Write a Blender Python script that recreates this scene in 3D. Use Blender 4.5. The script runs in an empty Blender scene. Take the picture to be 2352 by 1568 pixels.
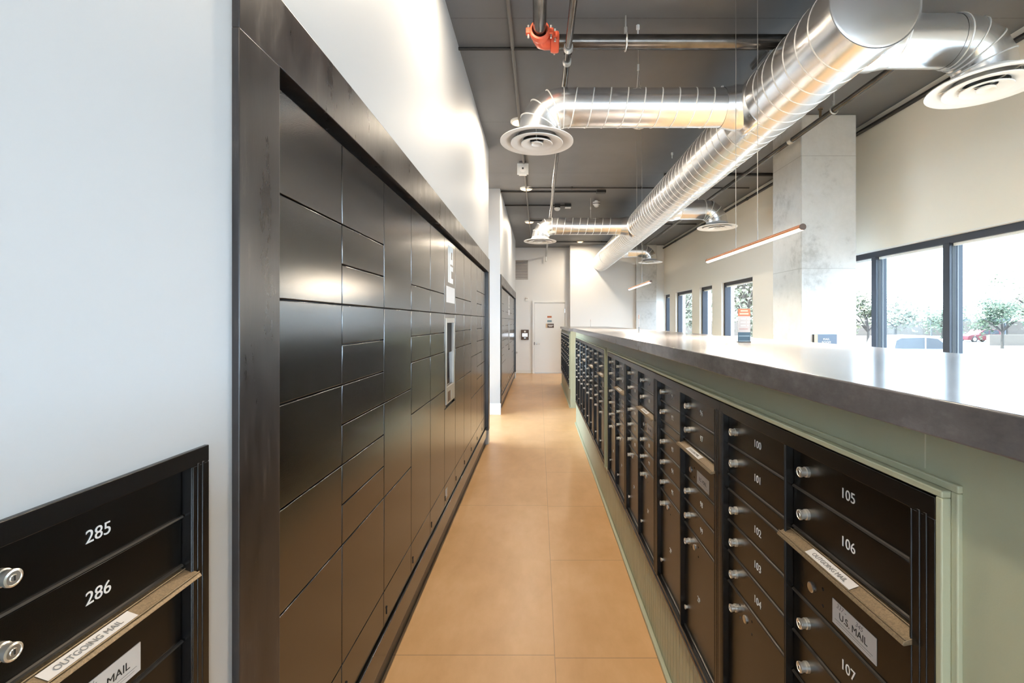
import bpy, bmesh, math, random
from mathutils import Vector, Matrix
random.seed(7)
PI = math.pi
SC = bpy.context.scene
COL = SC.collection

# ------------------------------------------------------------------ camera, sky, sun, exposure
EYE = 1.575
F = 1045.0                                  # focal length in pixels of the 2352 px frame
cam_d = bpy.data.cameras.new('camera')
cam = bpy.data.objects.new('camera', cam_d); COL.objects.link(cam)
cam.location = (0, 0, EYE); cam.rotation_euler = (PI / 2, 0, 0)
cam_d.sensor_width = 36; cam_d.lens = 36 * F / 2352
cam_d.shift_x = -62 / 2352; cam_d.shift_y = -46 / 2352
cam_d.clip_start = 0.02; cam_d.clip_end = 400
SC.camera = cam

wd = bpy.data.worlds.new('sky'); SC.world = wd; wd.use_nodes = True
bgn = wd.node_tree.nodes['Background']
bgn.inputs[0].default_value = (0.68, 0.83, 1.0, 1); bgn.inputs[1].default_value = 3.3

sun_d = bpy.data.lights.new('sun', 'SUN'); sun_d.energy = 6.0; sun_d.angle = 0.01; sun_d.color = (1, .96, .9)
sun = bpy.data.objects.new('sun', sun_d); COL.objects.link(sun)
sun.rotation_euler = (0, math.radians(-32), math.radians(-20))      # from over the roof: lights the car park, not the room

SC.view_settings.view_transform = 'Standard'; SC.view_settings.look = 'None'
SC.view_settings.gamma = 1; SC.view_settings.exposure = 2.24
SC.cycles.max_bounces = 8; SC.cycles.diffuse_bounces = 5; SC.cycles.glossy_bounces = 4
SC.cycles.transparent_max_bounces = 8
SC.cycles.sample_clamp_indirect = 6
SC.cycles.caustics_reflective = False; SC.cycles.caustics_refractive = False
SC.cycles.use_denoising = True

DISC_W, PEND_STR, PEND_W = 8, 6.0, 17      # lamp strengths used by the lamp builders below

# ------------------------------------------------------------------ materials
class NT:
    def __init__(s, name):
        s.m = bpy.data.materials.new(name); s.m.use_nodes = True
        s.t = s.m.node_tree; s.b = s.t.nodes['Principled BSDF']; s.out = s.t.nodes['Material Output']
    def n(s, typ, **kw):
        x = s.t.nodes.new(typ)
        for k, v in kw.items(): setattr(x, k, v)
        return x
    def l(s, a, b): s.t.links.new(a, b)
    def math(s, op, a, b=None, c=None):
        x = s.n('ShaderNodeMath', operation=op)
        for i, v in enumerate((a, b, c)):
            if v is None: continue
            if isinstance(v, (int, float)): x.inputs[i].default_value = v
            else: s.l(v, x.inputs[i])
        return x.outputs[0]
    def pos(s, scale=(1, 1, 1), obj=False):
        src = s.n('ShaderNodeTexCoord').outputs['Object'] if obj else s.n('ShaderNodeNewGeometry').outputs['Position']
        mp = s.n('ShaderNodeMapping'); mp.inputs['Scale'].default_value = scale
        s.l(src, mp.inputs[0]); return mp.outputs[0]
    def noise(s, scale, detail=4, rough=.55, vec=None):
        x = s.n('ShaderNodeTexNoise'); x.inputs['Scale'].default_value = scale
        x.inputs['Detail'].default_value = detail; x.inputs['Roughness'].default_value = rough
        if vec is not None: s.l(vec, x.inputs['Vector'])
        return x.outputs['Fac']
    def ramp(s, fac, *stops):
        r = s.n('ShaderNodeValToRGB'); e = r.color_ramp.elements
        while len(e) < len(stops): e.new(.5)
        for k, (p, c) in enumerate(stops):
            e[k].position = p; e[k].color = (*c, 1) if len(c) == 3 else c
        s.l(fac, r.inputs[0]); return r.outputs[0]
    def mix(s, fac, a, b):
        x = s.n('ShaderNodeMix', data_type='RGBA')
        if isinstance(fac, (int, float)): x.inputs[0].default_value = fac
        else: s.l(fac, x.inputs[0])
        for i, v in ((6, a), (7, b)):
            if isinstance(v, tuple): x.inputs[i].default_value = (*v, 1)
            else: s.l(v, x.inputs[i])
        return x.outputs[2]
    def bump(s, h, strength, dist=.01):
        x = s.n('ShaderNodeBump'); x.inputs['Strength'].default_value = strength; x.inputs['Distance'].default_value = dist
        s.l(h, x.inputs['Height']); s.l(x.outputs[0], s.b.inputs['Normal'])
    def set(s, color=None, rough=None, metal=None, spec=None):
        if color is not None:
            if isinstance(color, tuple): s.b.inputs['Base Color'].default_value = (*color, 1)
            else: s.l(color, s.b.inputs['Base Color'])
        if rough is not None:
            if isinstance(rough, (int, float)): s.b.inputs['Roughness'].default_value = rough
            else: s.l(rough, s.b.inputs['Roughness'])
        if metal is not None: s.b.inputs['Metallic'].default_value = metal
        if spec is not None: s.b.inputs['Specular IOR Level'].default_value = spec
        return s

def simple(name, color, rough=.5, metal=0, spec=.5, bump=0, bscale=200, var=0, vscale=6):
    t = NT(name)
    c = color
    if var:
        nz = t.noise(vscale, 5, .6, t.pos())
        c = t.ramp(nz, (.3, tuple(v * (1 - var) for v in color)), (.7, tuple(min(1, v * (1 + var)) for v in color)))
    t.set(c, rough, metal, spec)
    if bump: t.bump(t.noise(bscale, 3, .6, t.pos()), bump, .002)
    return t.m

def emis(name, color, strength, base=(1, 1, 1)):
    t = NT(name); t.set(base, .4)
    t.b.inputs['Emission Color'].default_value = (*color, 1); t.b.inputs['Emission Strength'].default_value = strength
    return t.m

M = {}
M['wall'] = simple('painted_wall', (.85, .845, .835), .55, bump=.05, bscale=120)
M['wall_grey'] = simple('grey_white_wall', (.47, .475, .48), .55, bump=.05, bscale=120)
M['wall_sand'] = simple('sand_wall', (.91, .87, .79), .6, bump=.05, bscale=120)
M['white'] = simple('white_paint', (.82, .82, .8), .4)
M['door_white'] = simple('door_paint', (.86, .855, .835), .35)
M['green'] = simple('sage_paint', (.44, .46, .33), .42, bump=.06, bscale=300, var=.04, vscale=4)
M['joint'] = simple('pale_joint', (.55, .55, .42), .5)
M['green_dark'] = simple('sage_groove', (.035, .036, .026), .7)
M['black_mail'] = simple('black_powder_coat', (.0045, .0042, .004), .27, spec=.5, bump=.10, bscale=900)
M['frame_mail'] = simple('black_mail_frame', (.0055, .005, .005), .27, spec=.6, bump=.10, bscale=900)
M['lip'] = simple('lit_lip', (.10, .09, .08), .3, .6)  # paler than the doors: light caught on the lip, put into its colour
M['dark'] = simple('dark_gap', (.004, .004, .004), .8)
M['locker'] = simple('black_locker_paint', (.009, .0085, .008), .17, spec=1.0, bump=.08, bscale=320)
M['locker'].node_tree.nodes['Principled BSDF'].inputs['IOR'].default_value = 1.66
M['locker_gap'] = simple('locker_carcass', (.006, .006, .006), .6)
M['chrome'] = simple('chrome', (.80, .77, .71), .3, .85)
M['steel'] = simple('brushed_steel', (.55, .54, .52), .3, 1)
M['digits'] = simple('white_digits', (.85, .85, .85), .5)
M['ink'] = simple('black_ink', (.02, .02, .02), .6)
M['grey_ink'] = simple('grey_ink', (.22, .22, .22), .6)
M['sticker'] = simple('paper_sticker', (.68, .66, .65), .5)
M['bronze'] = simple('bronze_chute', (.25, .18, .105), .42, .35, bump=.3, bscale=500, var=.3, vscale=260)
M['window_frame'] = simple('slate_aluminium', (.022, .026, .038), .45, 0, .4)
M['pipe'] = simple('black_steel_pipe', (.13, .122, .115), .22, .9, bump=.05, bscale=30, var=.35, vscale=9)
M['galv_rod'] = simple('galvanised_rod', (.75, .75, .73), .35, .7)
M['red'] = simple('orange_red_coupling', (.80, .13, .06), .4)
M['conduit_grey'] = simple('grey_painted_conduit', (.16, .155, .15), .5)
M['black_iron'] = simple('black_conduit', (.02, .02, .02), .5)
M['diffuser'] = simple('white_diffuser', (.88, .87, .85), .35)
M['plastic_white'] = simple('white_plastic', (.8, .8, .78), .4)
M['plastic_dark'] = simple('dark_plastic', (.03, .03, .035), .35)
M['wood_pend'] = simple('copper_tube', (.50, .20, .09), .4, .3)
M['lamp_led'] = emis('led_strip', (1, .80, .58), PEND_STR)
M['lamp_disc'] = emis('downlight_diffuser', (1, .56, .2), 1.25)
M['screen'] = simple('touch_screen', (.02, .025, .04), .08, spec=.8)
M['kiosk'] = simple('kiosk_bezel', (.42, .40, .37), .35, .6)
M['screen_lit'] = emis('lit_screen', (.8, .88, 1), 1.1, (.1, .1, .1))
M['brown_plate'] = simple('bronze_plate', (.10, .06, .04), .4, .3)
M['vent'] = simple('vent_paint', (.60, .56, .53), .5)
M['vent_gap'] = simple('vent_gap', (.22, .19, .18), .8)
M['sign_slate'] = simple('slate_sign', (.135, .17, .23), .45)
M['sign_wood'] = simple('light_wood', (.62, .45, .29), .5, var=.08, vscale=40)
M['sign_orange'] = simple('orange_card', (.52, .16, .07), .5)
M['sign_tan'] = simple('tan_card', (.66, .46, .34), .5)
M['sign_grey'] = simple('grey_card', (.50, .46, .44), .5)
M['sign_teal'] = simple('teal_card', (.05, .10, .14), .5)
M['sign_teal_light'] = simple('pale_teal_card', (.22, .32, .38), .5)
M['sign_rose'] = simple('rose_print', (.45, .28, .25), .5)
M['baseboard'] = simple('white_baseboard', (.80, .79, .76), .4)
M['asphalt'] = simple('sunlit_asphalt', (.30, .29, .28), .9, var=.1, vscale=.6)
M['tan_block'] = simple('tan_block_wall', (.10, .08, .066), .9, var=.06, vscale=2)
M['car_white'] = simple('white_car_paint', (.26, .28, .31), .3, spec=.4)
M['car_red'] = simple('red_car_paint', (.09, .012, .018), .3, spec=.3)
M['car_glass'] = simple('dark_car_glass', (.03, .033, .04), .25, spec=.3)
M['tyre'] = simple('tyre_rubber', (.01, .01, .01), .8)
M['bark'] = simple('bark', (.04, .034, .03), .9)
M['leaf'] = simple('leaf_green', (.06, .085, .05), .7, var=.35, vscale=1.5)
M['leaf_pale'] = simple('leaf_olive', (.13, .135, .085), .7, var=.3, vscale=1.5)
M['roof_grey'] = simple('canopy_grey', (.07, .075, .085), .6)

def floor_mat():
    t = NT('floor_tile')
    geo = t.n('ShaderNodeNewGeometry'); sp = t.n('ShaderNodeSeparateXYZ'); t.l(geo.outputs['Position'], sp.inputs[0])
    x, y = sp.outputs[0], sp.outputs[1]
    n1 = t.noise(1.3, 6, .6, t.pos((1, .8, 1))); n2 = t.noise(7, 6, .65, t.pos((1, .45, 1)))
    mixn = t.math('ADD', t.math('MULTIPLY', n1, .6), t.math('MULTIPLY', n2, .4))
    base = t.ramp(mixn, (.36, (.62, .355, .155)), (.5, (.70, .415, .195)), (.64, (.77, .48, .25)))
    def line(v, period, off, w):
        q = t.math('PINGPONG', t.math('SUBTRACT', v, off), period / 2)
        return t.math('LESS_THAN', q, w)
    lx = line(x, .875, .074, .0016)
    left = t.math('LESS_THAN', x, .074); right = t.math('SUBTRACT', 1, left)
    ly = t.math('ADD', t.math('MULTIPLY', left, line(y, 1.75, 2.149, .0022)), t.math('MULTIPLY', right, line(y, .873, 2.13, .0022)))
    seam = t.math('MINIMUM', t.math('ADD', lx, ly), 1)
    t.set(t.mix(t.math('MULTIPLY', seam, .55), base, (.20, .13, .08)), t.math('ADD', t.math('MULTIPLY', n2, .18), .24), spec=.35)
    t.bump(n2, .04, .004)
    return t.m
M['floor'] = floor_mat()

def ceiling_mat():
    t = NT('painted_concrete_ceiling')
    geo = t.n('ShaderNodeNewGeometry'); sp = t.n('ShaderNodeSeparateXYZ'); t.l(geo.outputs['Position'], sp.inputs[0])
    q = t.math('PINGPONG', t.math('SUBTRACT', sp.outputs[1], 3.37), 1.755 / 2)
    wob = t.math('MULTIPLY', t.noise(40, 3, .6, t.pos()), .006)
    seam = t.math('LESS_THAN', q, wob)
    n = t.noise(1.1, 5, .6, t.pos())
    base = t.ramp(n, (.3, (.130, .135, .145)), (.7, (.160, .165, .176)))
    t.set(t.mix(t.math('MULTIPLY', seam, .6), base, (.03, .028, .027)), .6)
    t.bump(t.noise(60, 4, .6, t.pos()), .08, .003)
    return t.m
M['ceiling'] = ceiling_mat()

def concrete_mat():
    t = NT('board_formed_concrete')
    n1 = t.noise(1.6, 8, .65, t.pos()); n2 = t.noise(14, 6, .7, t.pos())
    f = t.math('ADD', t.math('MULTIPLY', n1, .7), t.math('MULTIPLY', n2, .3))
    geo = t.n('ShaderNodeNewGeometry'); sp = t.n('ShaderNodeSeparateXYZ'); t.l(geo.outputs['Position'], sp.inputs[0])
    q = t.math('PINGPONG', t.math('SUBTRACT', sp.outputs[2], 3.37), .61)
    seam = t.math('LESS_THAN', q, t.math('MULTIPLY', n2, .005))
    base = t.ramp(f, (.34, (.44, .44, .43)), (.46, (.66, .66, .65)), (.62, (.74, .74, .735)))
    t.set(t.mix(t.math('MULTIPLY', seam, .5), base, (.22, .21, .19)), .7)
    t.bump(n2, .1, .004)
    return t.m
M['concrete'] = concrete_mat()

def counter_mat():
    t = NT('grey_stone_laminate')
    n1 = t.noise(5, 8, .7, t.pos((1, .55, 1))); n2 = t.noise(26, 6, .7, t.pos((1, .6, 1)))
    f = t.math('ADD', t.math('MULTIPLY', n1, .7), t.math('MULTIPLY', n2, .3))
    t.set(t.ramp(f, (.36, (.10, .093, .097)), (.5, (.15, .142, .146)), (.66, (.24, .23, .236))), .2, 0, .5)
    return t.m
M['counter'] = counter_mat()

def stained_mat():
    t = NT('black_stained_wood')
    n = t.noise(9, 8, .72, t.pos((1, 1, .28))); n2 = t.noise(40, 5, .7, t.pos((1, 1, .12)))
    f = t.math('ADD', t.math('MULTIPLY', n, .6), t.math('MULTIPLY', n2, .4))
    t.set(t.ramp(f, (.36, (.010, .008, .008)), (.55, (.024, .019, .018)), (.72, (.095, .078, .066))),
          t.ramp(n, (.3, (.24,) * 3), (.7, (.42,) * 3)), 0, .7)
    t.bump(n2, .1, .002)
    return t.m
M['stained'] = stained_mat()

def duct_mat():
    t = NT('galvanised_duct')
    n = t.noise(26, 5, .6, t.pos()); n2 = t.noise(3, 4, .6, t.pos())
    t.set(t.ramp(n2, (.3, (.78, .78, .785)), (.7, (.86, .86, .865))), .26, .93)
    return t.m
M['duct'] = duct_mat()
M['seam'] = simple('galvanised_seam', (.93, .93, .91), .4, .35)

def glass_mat():
    t = NT('window_glass')
    tr = t.n('ShaderNodeBsdfTransparent'); tr.inputs[0].default_value = (.94, .97, .98, 1)
    gl = t.n('ShaderNodeBsdfGlossy'); gl.inputs['Roughness'].default_value = .01
    lw = t.n('ShaderNodeLayerWeight')
    fr = t.math('ADD', t.math('MULTIPLY', t.math('POWER', lw.outputs['Facing'], 4), .35), .03)
    mx = t.n('ShaderNodeMixShader'); t.l(fr, mx.inputs[0]); t.l(tr.outputs[0], mx.inputs[1]); t.l(gl.outputs[0], mx.inputs[2])
    t.l(mx.outputs[0], t.out.inputs[0])
    return t.m
M['glass'] = glass_mat()

# ------------------------------------------------------------------ mesh helpers
class MB:
    def __init__(s): s.bm = bmesh.new()
    def box(s, x0, x1, y0, y1, z0, z1):
        v = [s.bm.verts.new((x, y, z)) for x in (x0, x1) for y in (y0, y1) for z in (z0, z1)]
        for f in ((0, 1, 3, 2), (4, 6, 7, 5), (0, 4, 5, 1), (2, 3, 7, 6), (0, 2, 6, 4), (1, 5, 7, 3)):
            s.bm.faces.new([v[i] for i in f])
        return s
    def prism(s, pts, a, b, axis='y'):
        """extrude a closed 2D outline between a and b along an axis"""
        def P(p, t): return {'y': (p[0], t, p[1]), 'x': (t, p[0], p[1]), 'z': (p[0], p[1], t)}[axis]
        A = [s.bm.verts.new(P(p, a)) for p in pts]; B = [s.bm.verts.new(P(p, b)) for p in pts]
        n = len(pts)
        s.bm.faces.new(A); s.bm.faces.new(B)
        for i in range(n): s.bm.faces.new((A[i], A[(i + 1) % n], B[(i + 1) % n], B[i]))
        return s
    def sweep(s, path, r, n=12, caps=True, closed=False):
        """round tube along a path of points (mitred corners); r may be a list"""
        P = [Vector(p) for p in path]; m = len(P); rings = []
        up = None
        for i, p in enumerate(P):
            if closed: t = (P[(i + 1) % m] - P[i - 1]).normalized()
            else:
                a = (P[i] - P[i - 1]).normalized() if i else None
                b = (P[i + 1] - P[i]).normalized() if i < m - 1 else None
                t = (a or b) if (a is None or b is None) else (a + b).normalized()
            if up is None:
                up = Vector((0, 0, 1)) if abs(t.z) < .9 else Vector((0, 1, 0))
            u = (up - t * up.dot(t))
            if u.length < 1e-6: u = Vector((1, 0, 0)) - t * t.x
            u.normalize(); up = u
            w = t.cross(u)
            k = 1.0; axis = None
            if not closed and 0 < i < m - 1:
                c = max(.3, t.dot((P[i] - P[i - 1]).normalized())); k = 1 / c
                axis = (P[i + 1] - P[i]).normalized() - (P[i] - P[i - 1]).normalized()
                axis = axis.normalized() if axis.length > 1e-6 else None
            rr = r[i] if isinstance(r, (list, tuple)) else r
            ring = []
            for j in range(n):
                d = u * math.cos(2 * PI * j / n) + w * math.sin(2 * PI * j / n)
                if axis is not None: d = d + axis * (d.dot(axis) * (k - 1))
                ring.append(s.bm.verts.new(p + d * rr))
            rings.append(ring)
        lim = m if closed else m - 1
        for i in range(lim):
            A, B = rings[i], rings[(i + 1) % m]
            for j in range(n): s.bm.faces.new((A[j], A[(j + 1) % n], B[(j + 1) % n], B[j]))
        if caps and not closed:
            s.bm.faces.new(rings[0][::-1]); s.bm.faces.new(rings[-1])
        return s
    def lathe(s, prof, c=(0, 0, 0), n=24, axis='z', close=False):
        def P(r, h, a):
            q = (r * math.cos(a), r * math.sin(a), h)
            q = {'z': q, 'y': (q[0], q[2], q[1]), 'x': (q[2], q[0], q[1])}[axis]
            return (q[0] + c[0], q[1] + c[1], q[2] + c[2])
        rings = []
        for r, h in prof:
            rings.append([s.bm.verts.new(P(0, h, 0))] if r < 1e-6 else [s.bm.verts.new(P(r, h, 2 * PI * j / n)) for j in range(n)])
        prs = list(zip(rings, rings[1:])) + ([(rings[-1], rings[0])] if close else [])
        for A, B in prs:
            for j in range(n):
                k = (j + 1) % n
                if len(A) == 1 and len(B) == 1: continue
                if len(A) == 1: s.bm.faces.new((A[0], B[k], B[j]))
                elif len(B) == 1: s.bm.faces.new((A[j], A[k], B[0]))
                else: s.bm.faces.new((A[j], A[k], B[k], B[j]))
        return s
    def quad(s, *pts):
        s.bm.faces.new([s.bm.verts.new(p) for p in pts]); return s
    def mesh(s, name, mat, bevel=0, seg=2, smooth=35):
        bm = s.bm
        bmesh.ops.recalc_face_normals(bm, faces=bm.faces)
        if bevel:
            ed = [e for e in bm.edges if len(e.link_faces) == 2 and e.calc_face_angle(0) > math.radians(40)]
            res = bmesh.ops.bevel(bm, geom=ed, offset=bevel, segments=seg, profile=.6, affect='EDGES', clamp_overlap=True)
            round_ = set(res['faces'])
            for f in bm.faces: f.smooth = f in round_
        me = bpy.data.meshes.new(name); bm.to_mesh(me); bm.free()
        if mat is not None: me.materials.append(mat)
        if smooth:
            if not bevel: me.polygons.foreach_set('use_smooth', [True] * len(me.polygons))
            if not bevel: me.set_sharp_from_angle(angle=math.radians(smooth))
        return me
    def build(s, name, mat, parent=None, **kw):
        return link(name, s.mesh(name, mat, **kw), parent)

def link(name, me, parent=None, loc=None):
    o = bpy.data.objects.new(name, me); COL.objects.link(o)
    if parent is not None: o.parent = parent
    if loc is not None: o.location = loc
    return o
def tag(o, label, cat, group=None):
    o['label'] = label; o['category'] = cat
    if group: o['group'] = group
    return o
def thing(name, label, cat, loc=(0, 0, 0), rz=0, group=None):
    o = bpy.data.objects.new(name, None); COL.objects.link(o)
    o.location = loc; o.rotation_euler = (0, 0, rz); o.empty_display_size = .05
    return tag(o, label, cat, group)
def struct(o): o['kind'] = 'structure'; return o
def kids(o): return [c for c in bpy.data.objects if c.parent is o]
def copy_tree(o, tree, parent=None):
    c = o.copy(); COL.objects.link(c)
    if parent is not None: c.parent = parent
    for ch in tree.get(o, ()): copy_tree(ch, tree, c)
    return c
def tree_of():
    t = {}
    for o in bpy.data.objects:
        if o.parent: t.setdefault(o.parent, []).append(o)
    return t

def text_mesh(s, size, mat, name='lettering', ext=.0004, align='CENTER', shear=0, offset=0, space=1):
    cu = bpy.data.curves.new(name, 'FONT'); cu.body = s; cu.size = size; cu.extrude = ext
    cu.align_x = align; cu.align_y = 'CENTER'; cu.shear = shear; cu.offset = offset; cu.space_character = space
    cu.resolution_u = 4
    o = bpy.data.objects.new(name, cu); COL.objects.link(o)
    dg = bpy.context.evaluated_depsgraph_get(); dg.update()
    me = bpy.data.meshes.new_from_object(o.evaluated_get(dg))
    bpy.data.objects.remove(o); bpy.data.curves.remove(cu)
    me.name = name
    me.transform(Matrix.Rotation(PI / 2, 4, 'X'))      # lies in XZ, faces -Y
    me.materials.clear(); me.materials.append(mat)
    return me

def px(x, y, Y):
    """the point at depth Y seen at photograph pixel x, y"""
    return Vector(((x - 1238) * Y / F, Y, EYE - (y - 738) * Y / F))

# ------------------------------------------------------------------ the room
CEIL = EYE + 2.245
WL, WR, YB, YF = -.656, 3.69, 13.84, -4.0
struct(MB().box(-4.2, 4.0, YF - .2, YB + .3, -.15, 0).build('floor', M['floor'], smooth=0))
struct(MB().box(-4.2, 4.0, YF - .2, YB + .3, CEIL, CEIL + .2).build('ceiling', M['ceiling'], smooth=0))

BACK = -1.30
def wall_with_alcove(name, y0, y1, a0, a1, niche=None):
    m = MB().box(BACK, WL, a1, y1, 0, CEIL).box(BACK, WL, a0, a1, 2.22, CEIL)
    if niche:
        b0, b1, c0, c1 = niche
        m.box(BACK, WL, y0, b0, 0, CEIL).box(BACK, WL, b1, a0, 0, CEIL).box(BACK, WL, b0, b1, 0, c0).box(BACK, WL, b0, b1, c1, CEIL).box(BACK, WL - .05, b0, b1, c0, c1)
    else: m.box(BACK, WL, y0, a0, 0, CEIL)
    m.box(BACK - .02, BACK, a0, a1, 0, 2.22)
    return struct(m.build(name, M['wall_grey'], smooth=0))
A0, A1 = 1.05, 5.83                          # alcove of the near lockers
OFF = 6.735                                  # the second locker wall repeats the first this much farther on
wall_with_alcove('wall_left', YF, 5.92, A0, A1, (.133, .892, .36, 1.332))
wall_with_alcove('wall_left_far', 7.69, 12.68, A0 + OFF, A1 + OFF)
# the rooms off the aisle, closed by a wall; its unseen glazing is added for daylight
m = MB()
SX = -2.1
m.box(SX - .2, SX, YF, 5.4, 0, CEIL).box(SX - .2, SX, 8.3, YB + .2, 0, CEIL).box(SX - .2, SX, 5.4, 8.3, 3.3, CEIL)
struct(m.build('wall_side_room', M['wall'], smooth=0))
m = MB()
for yy in (5.4, 6.32, 7.30, 8.24): m.box(SX - .13, SX - .05, yy, yy + .06, 0, 3.3)
m.box(SX - .13, SX - .05, 5.4, 8.3, 3.24, 3.3).box(SX - .13, SX - .05, 5.4, 8.3, 0, .06)
w6 = struct(m.build('window_6', M['window_frame'], bevel=.003))
MB().box(SX - .095, SX - .088, 5.44, 8.26, .05, 3.25).build('pane', M['glass'], w6, smooth=0)
struct(MB().box(-4.1, .935, YB, YB + .2, 0, CEIL).build('wall_back', M['wall'], smooth=0))
struct(MB().box(.92, 3.9, 13.42, 13.84, 0, CEIL).build('wall_back_box', M['wall'], smooth=0))
struct(MB().box(-4.1, -.5, YF - .2, YF, 0, CEIL).box(3.6, 4.0, YF - .2, YF, 0, CEIL).box(-.5, 3.6, YF - .2, YF, 3.0, CEIL).build('wall_front', M['wall'], smooth=0))
m = MB()
for xx in (-.5, .5, 1.52, 2.54, 3.54): m.box(xx, xx + .06, YF - .13, YF - .05, 0, 3.0)
m.box(-.5, 3.6, YF - .13, YF - .05, 2.94, 3.0).box(-.5, 3.6, YF - .13, YF - .05, 0, .06).box(-.5, 3.6, YF - .13, YF - .05, 2.2, 2.26)
w7 = struct(m.build('window_7', M['window_frame'], bevel=.003))  # unseen glazing behind the camera, added so daylight reaches the aisle
MB().box(-.46, 3.56, YF - .095, YF - .088, .05, 2.95).build('pane', M['glass'], w7, smooth=0)

# wall on the window side: holes for the glazing
W_TOP, W_BOT = EYE + .788, .45
openings = [(-3.4, 6.02), (7.86, 9.20), (9.70, 10.45), (10.97, 12.28), (12.84, 13.40)]
m = MB(); y = YF
for a, b in openings:
    m.box(WR, WR + .26, y, a, 0, CEIL); m.box(WR, WR + .26, a, b, W_TOP, CEIL); m.box(WR, WR + .26, a, b, 0, W_BOT); y = b
m.box(WR, WR + .26, y, YB + .2, 0, CEIL)
struct(m.build('wall_right', M['wall_sand'], smooth=0))

def window(k, a, b, mull=()):
    fx0, fx1 = WR + .05, WR + .17
    w = .055
    o = struct(MB().box(fx0, fx1, a, b, W_TOP - .075, W_TOP).box(fx0, fx1, a, b, W_BOT, W_BOT + .06)
               .box(fx0, fx1, a, a + w, W_BOT, W_TOP).box(fx0, fx1, b - w, b, W_BOT, W_TOP).build('window_%d' % k, M['window_frame'], bevel=.003))
    st = MB()
    st.box(fx0 + .03, fx0 + .05, a + w, b - w, W_TOP - .10, W_TOP - .075)
    st.build('head_bead', M['white'], o, smooth=0)
    edges = [a] + list(mull) + [b]
    for y in mull:
        MB().box(fx0 - .005, fx1, y - .034, y + .034, W_BOT + .05, W_TOP - .07).build('mullion', M['window_frame'], o, bevel=.003)
        MB().box(fx0 + .02, fx0 + .05, y - .036, y + .036, W_BOT + .05, W_TOP - .07).build('gasket', M['ink'], o, smooth=0)
        MB().box(fx0 + .066, fx0 + .078, y - .037, y + .037, W_BOT + .05, W_TOP - .07).build('glazing_bead', M['conduit_grey'], o, smooth=0)
    for y0, y1 in zip(edges, edges[1:]):
        MB().box(fx0 + .055, fx0 + .063, y0 + .03, y1 - .03, W_BOT + .05, W_TOP - .07).build('pane', M['glass'], o, smooth=0)
    MB().box(WR - .004, fx0, a, b, W_TOP - .012, W_TOP - .001).build('head_reveal', M['white'], o, smooth=0)
    MB().box(WR - .03, fx0, a, b, W_BOT - .02, W_BOT + .005).build('window_sill', M['white'], o, bevel=.003)
window(1, *openings[0], mull=[5.08 - .905 * k for k in range(9)])
for k in range(1, 5): window(k + 1, *openings[k])

for (y0, name) in ((4.93, 'concrete_column'), (13.3, 'concrete_column_far')):
    struct(MB().box(2.84, 3.44, y0, y0 + .6 if y0 < 10 else 13.415, 0, CEIL - .002).build(name, M['concrete'], bevel=.012))

# door in the back wall
d = struct(MB().box(-.132, .781, YB - .03, YB - .002, .012, 2.137).build('door_1', M['door_white'], bevel=.003))
MB().box(-.20, -.138, YB - .045, YB - .001, 0, 2.20).box(.787, .85, YB - .045, YB - .001, 0, 2.20).box(-.138, .787, YB - .045, YB - .001, 2.143, 2.20) \
    .build('door_casing', M['door_white'], d, bevel=.004)
MB().box(-.132, .781, YB - .04, YB - .03, .0, .02).build('threshold', M['steel'], d, smooth=0)
MB().lathe([(0, -.012), (.028, -.012), (.03, 0)], (-.075, YB - .03, .90), axis='y').sweep([(-.075, YB - .035, .90), (-.075, YB - .08, .90), (.03, YB - .085, .90)], .011) \
    .build('door_handle', M['steel'], d)
MB().box(-.152, -.135, YB - .05, YB - .03, .86, .95).build('strike_plate', M['black_iron'], d, smooth=0)
for z in (1.9, 1.05, .25): MB().box(.775, .79, YB - .05, YB - .03, z - .06, z + .06).build('hinge', M['steel'], d, smooth=0)

# baseboards
struct(MB().box(-4.0, -.20, YB - .015, YB - .0005, 0, .10).box(.85, .92, YB - .015, YB - .0005, 0, .10).build('baseboard_back', M['baseboard'], bevel=.003))
struct(MB().box(WL, WL + .012, 5.85, 5.92, 0, .19).box(BACK, WL + .012, 5.92, 5.934, 0, .19).build('baseboard_left', M['baseboard'], bevel=.003))
struct(MB().box(BACK, WL + .012, 7.676, 7.69, 0, .19).box(WL, WL + .012, 12.60, 12.68, 0, .19).box(BACK, WL + .012, 12.68, 12.694, 0, .19)
       .build('baseboard_left_far', M['baseboard'], bevel=.003))
struct(MB().box(WR - .012, WR, YF, 13.42, 0, .10).build('baseboard_right', M['baseboard'], bevel=.003))

# ------------------------------------------------------------------ parcel lockers (front view: x along the wall, -y towards the aisle)
LX, HU, LT = -.672, .1369, 2.180             # locker face, half-unit height, top of doors
CW = .4206                                   # column width
CY0 = 1.132                                  # where the first column starts
ROWS = {'six': [0, 2, 4, 6, 8, 10, 12.98], 'many': [0, 2, 3, 4, 5, 6, 7, 8, 9, 10, 12.98], 'three': [0, 4, 7, 10, 12.98],
        'mixed': [0, 3, 4, 5, 6, 8, 12.98], 'kiosk': [0, 4, 9, 12.98]}
ORDER = ['six', 'many', 'three', 'mixed', 'mixed', 'kiosk', 'mixed', 'mixed', 'three', 'many', 'six']
_dm = {}
def locker_door_mesh(h):
    k = round(h, 4)
    if k not in _dm:
        _dm[k] = MB().box(.0026, CW - .0026, 0, .018, .0023, h - .0023).mesh('locker_door', M['locker'], bevel=.0022)
    return _dm[k]
carc = MB().box(0, CW, .019, .45, .24, LT).mesh('carcass', M['locker_gap'], smooth=0)
kickm = MB().box(.003, CW - .003, .001, .018, .245, .40).mesh('kick_panel', M['locker'], bevel=.002)
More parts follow.
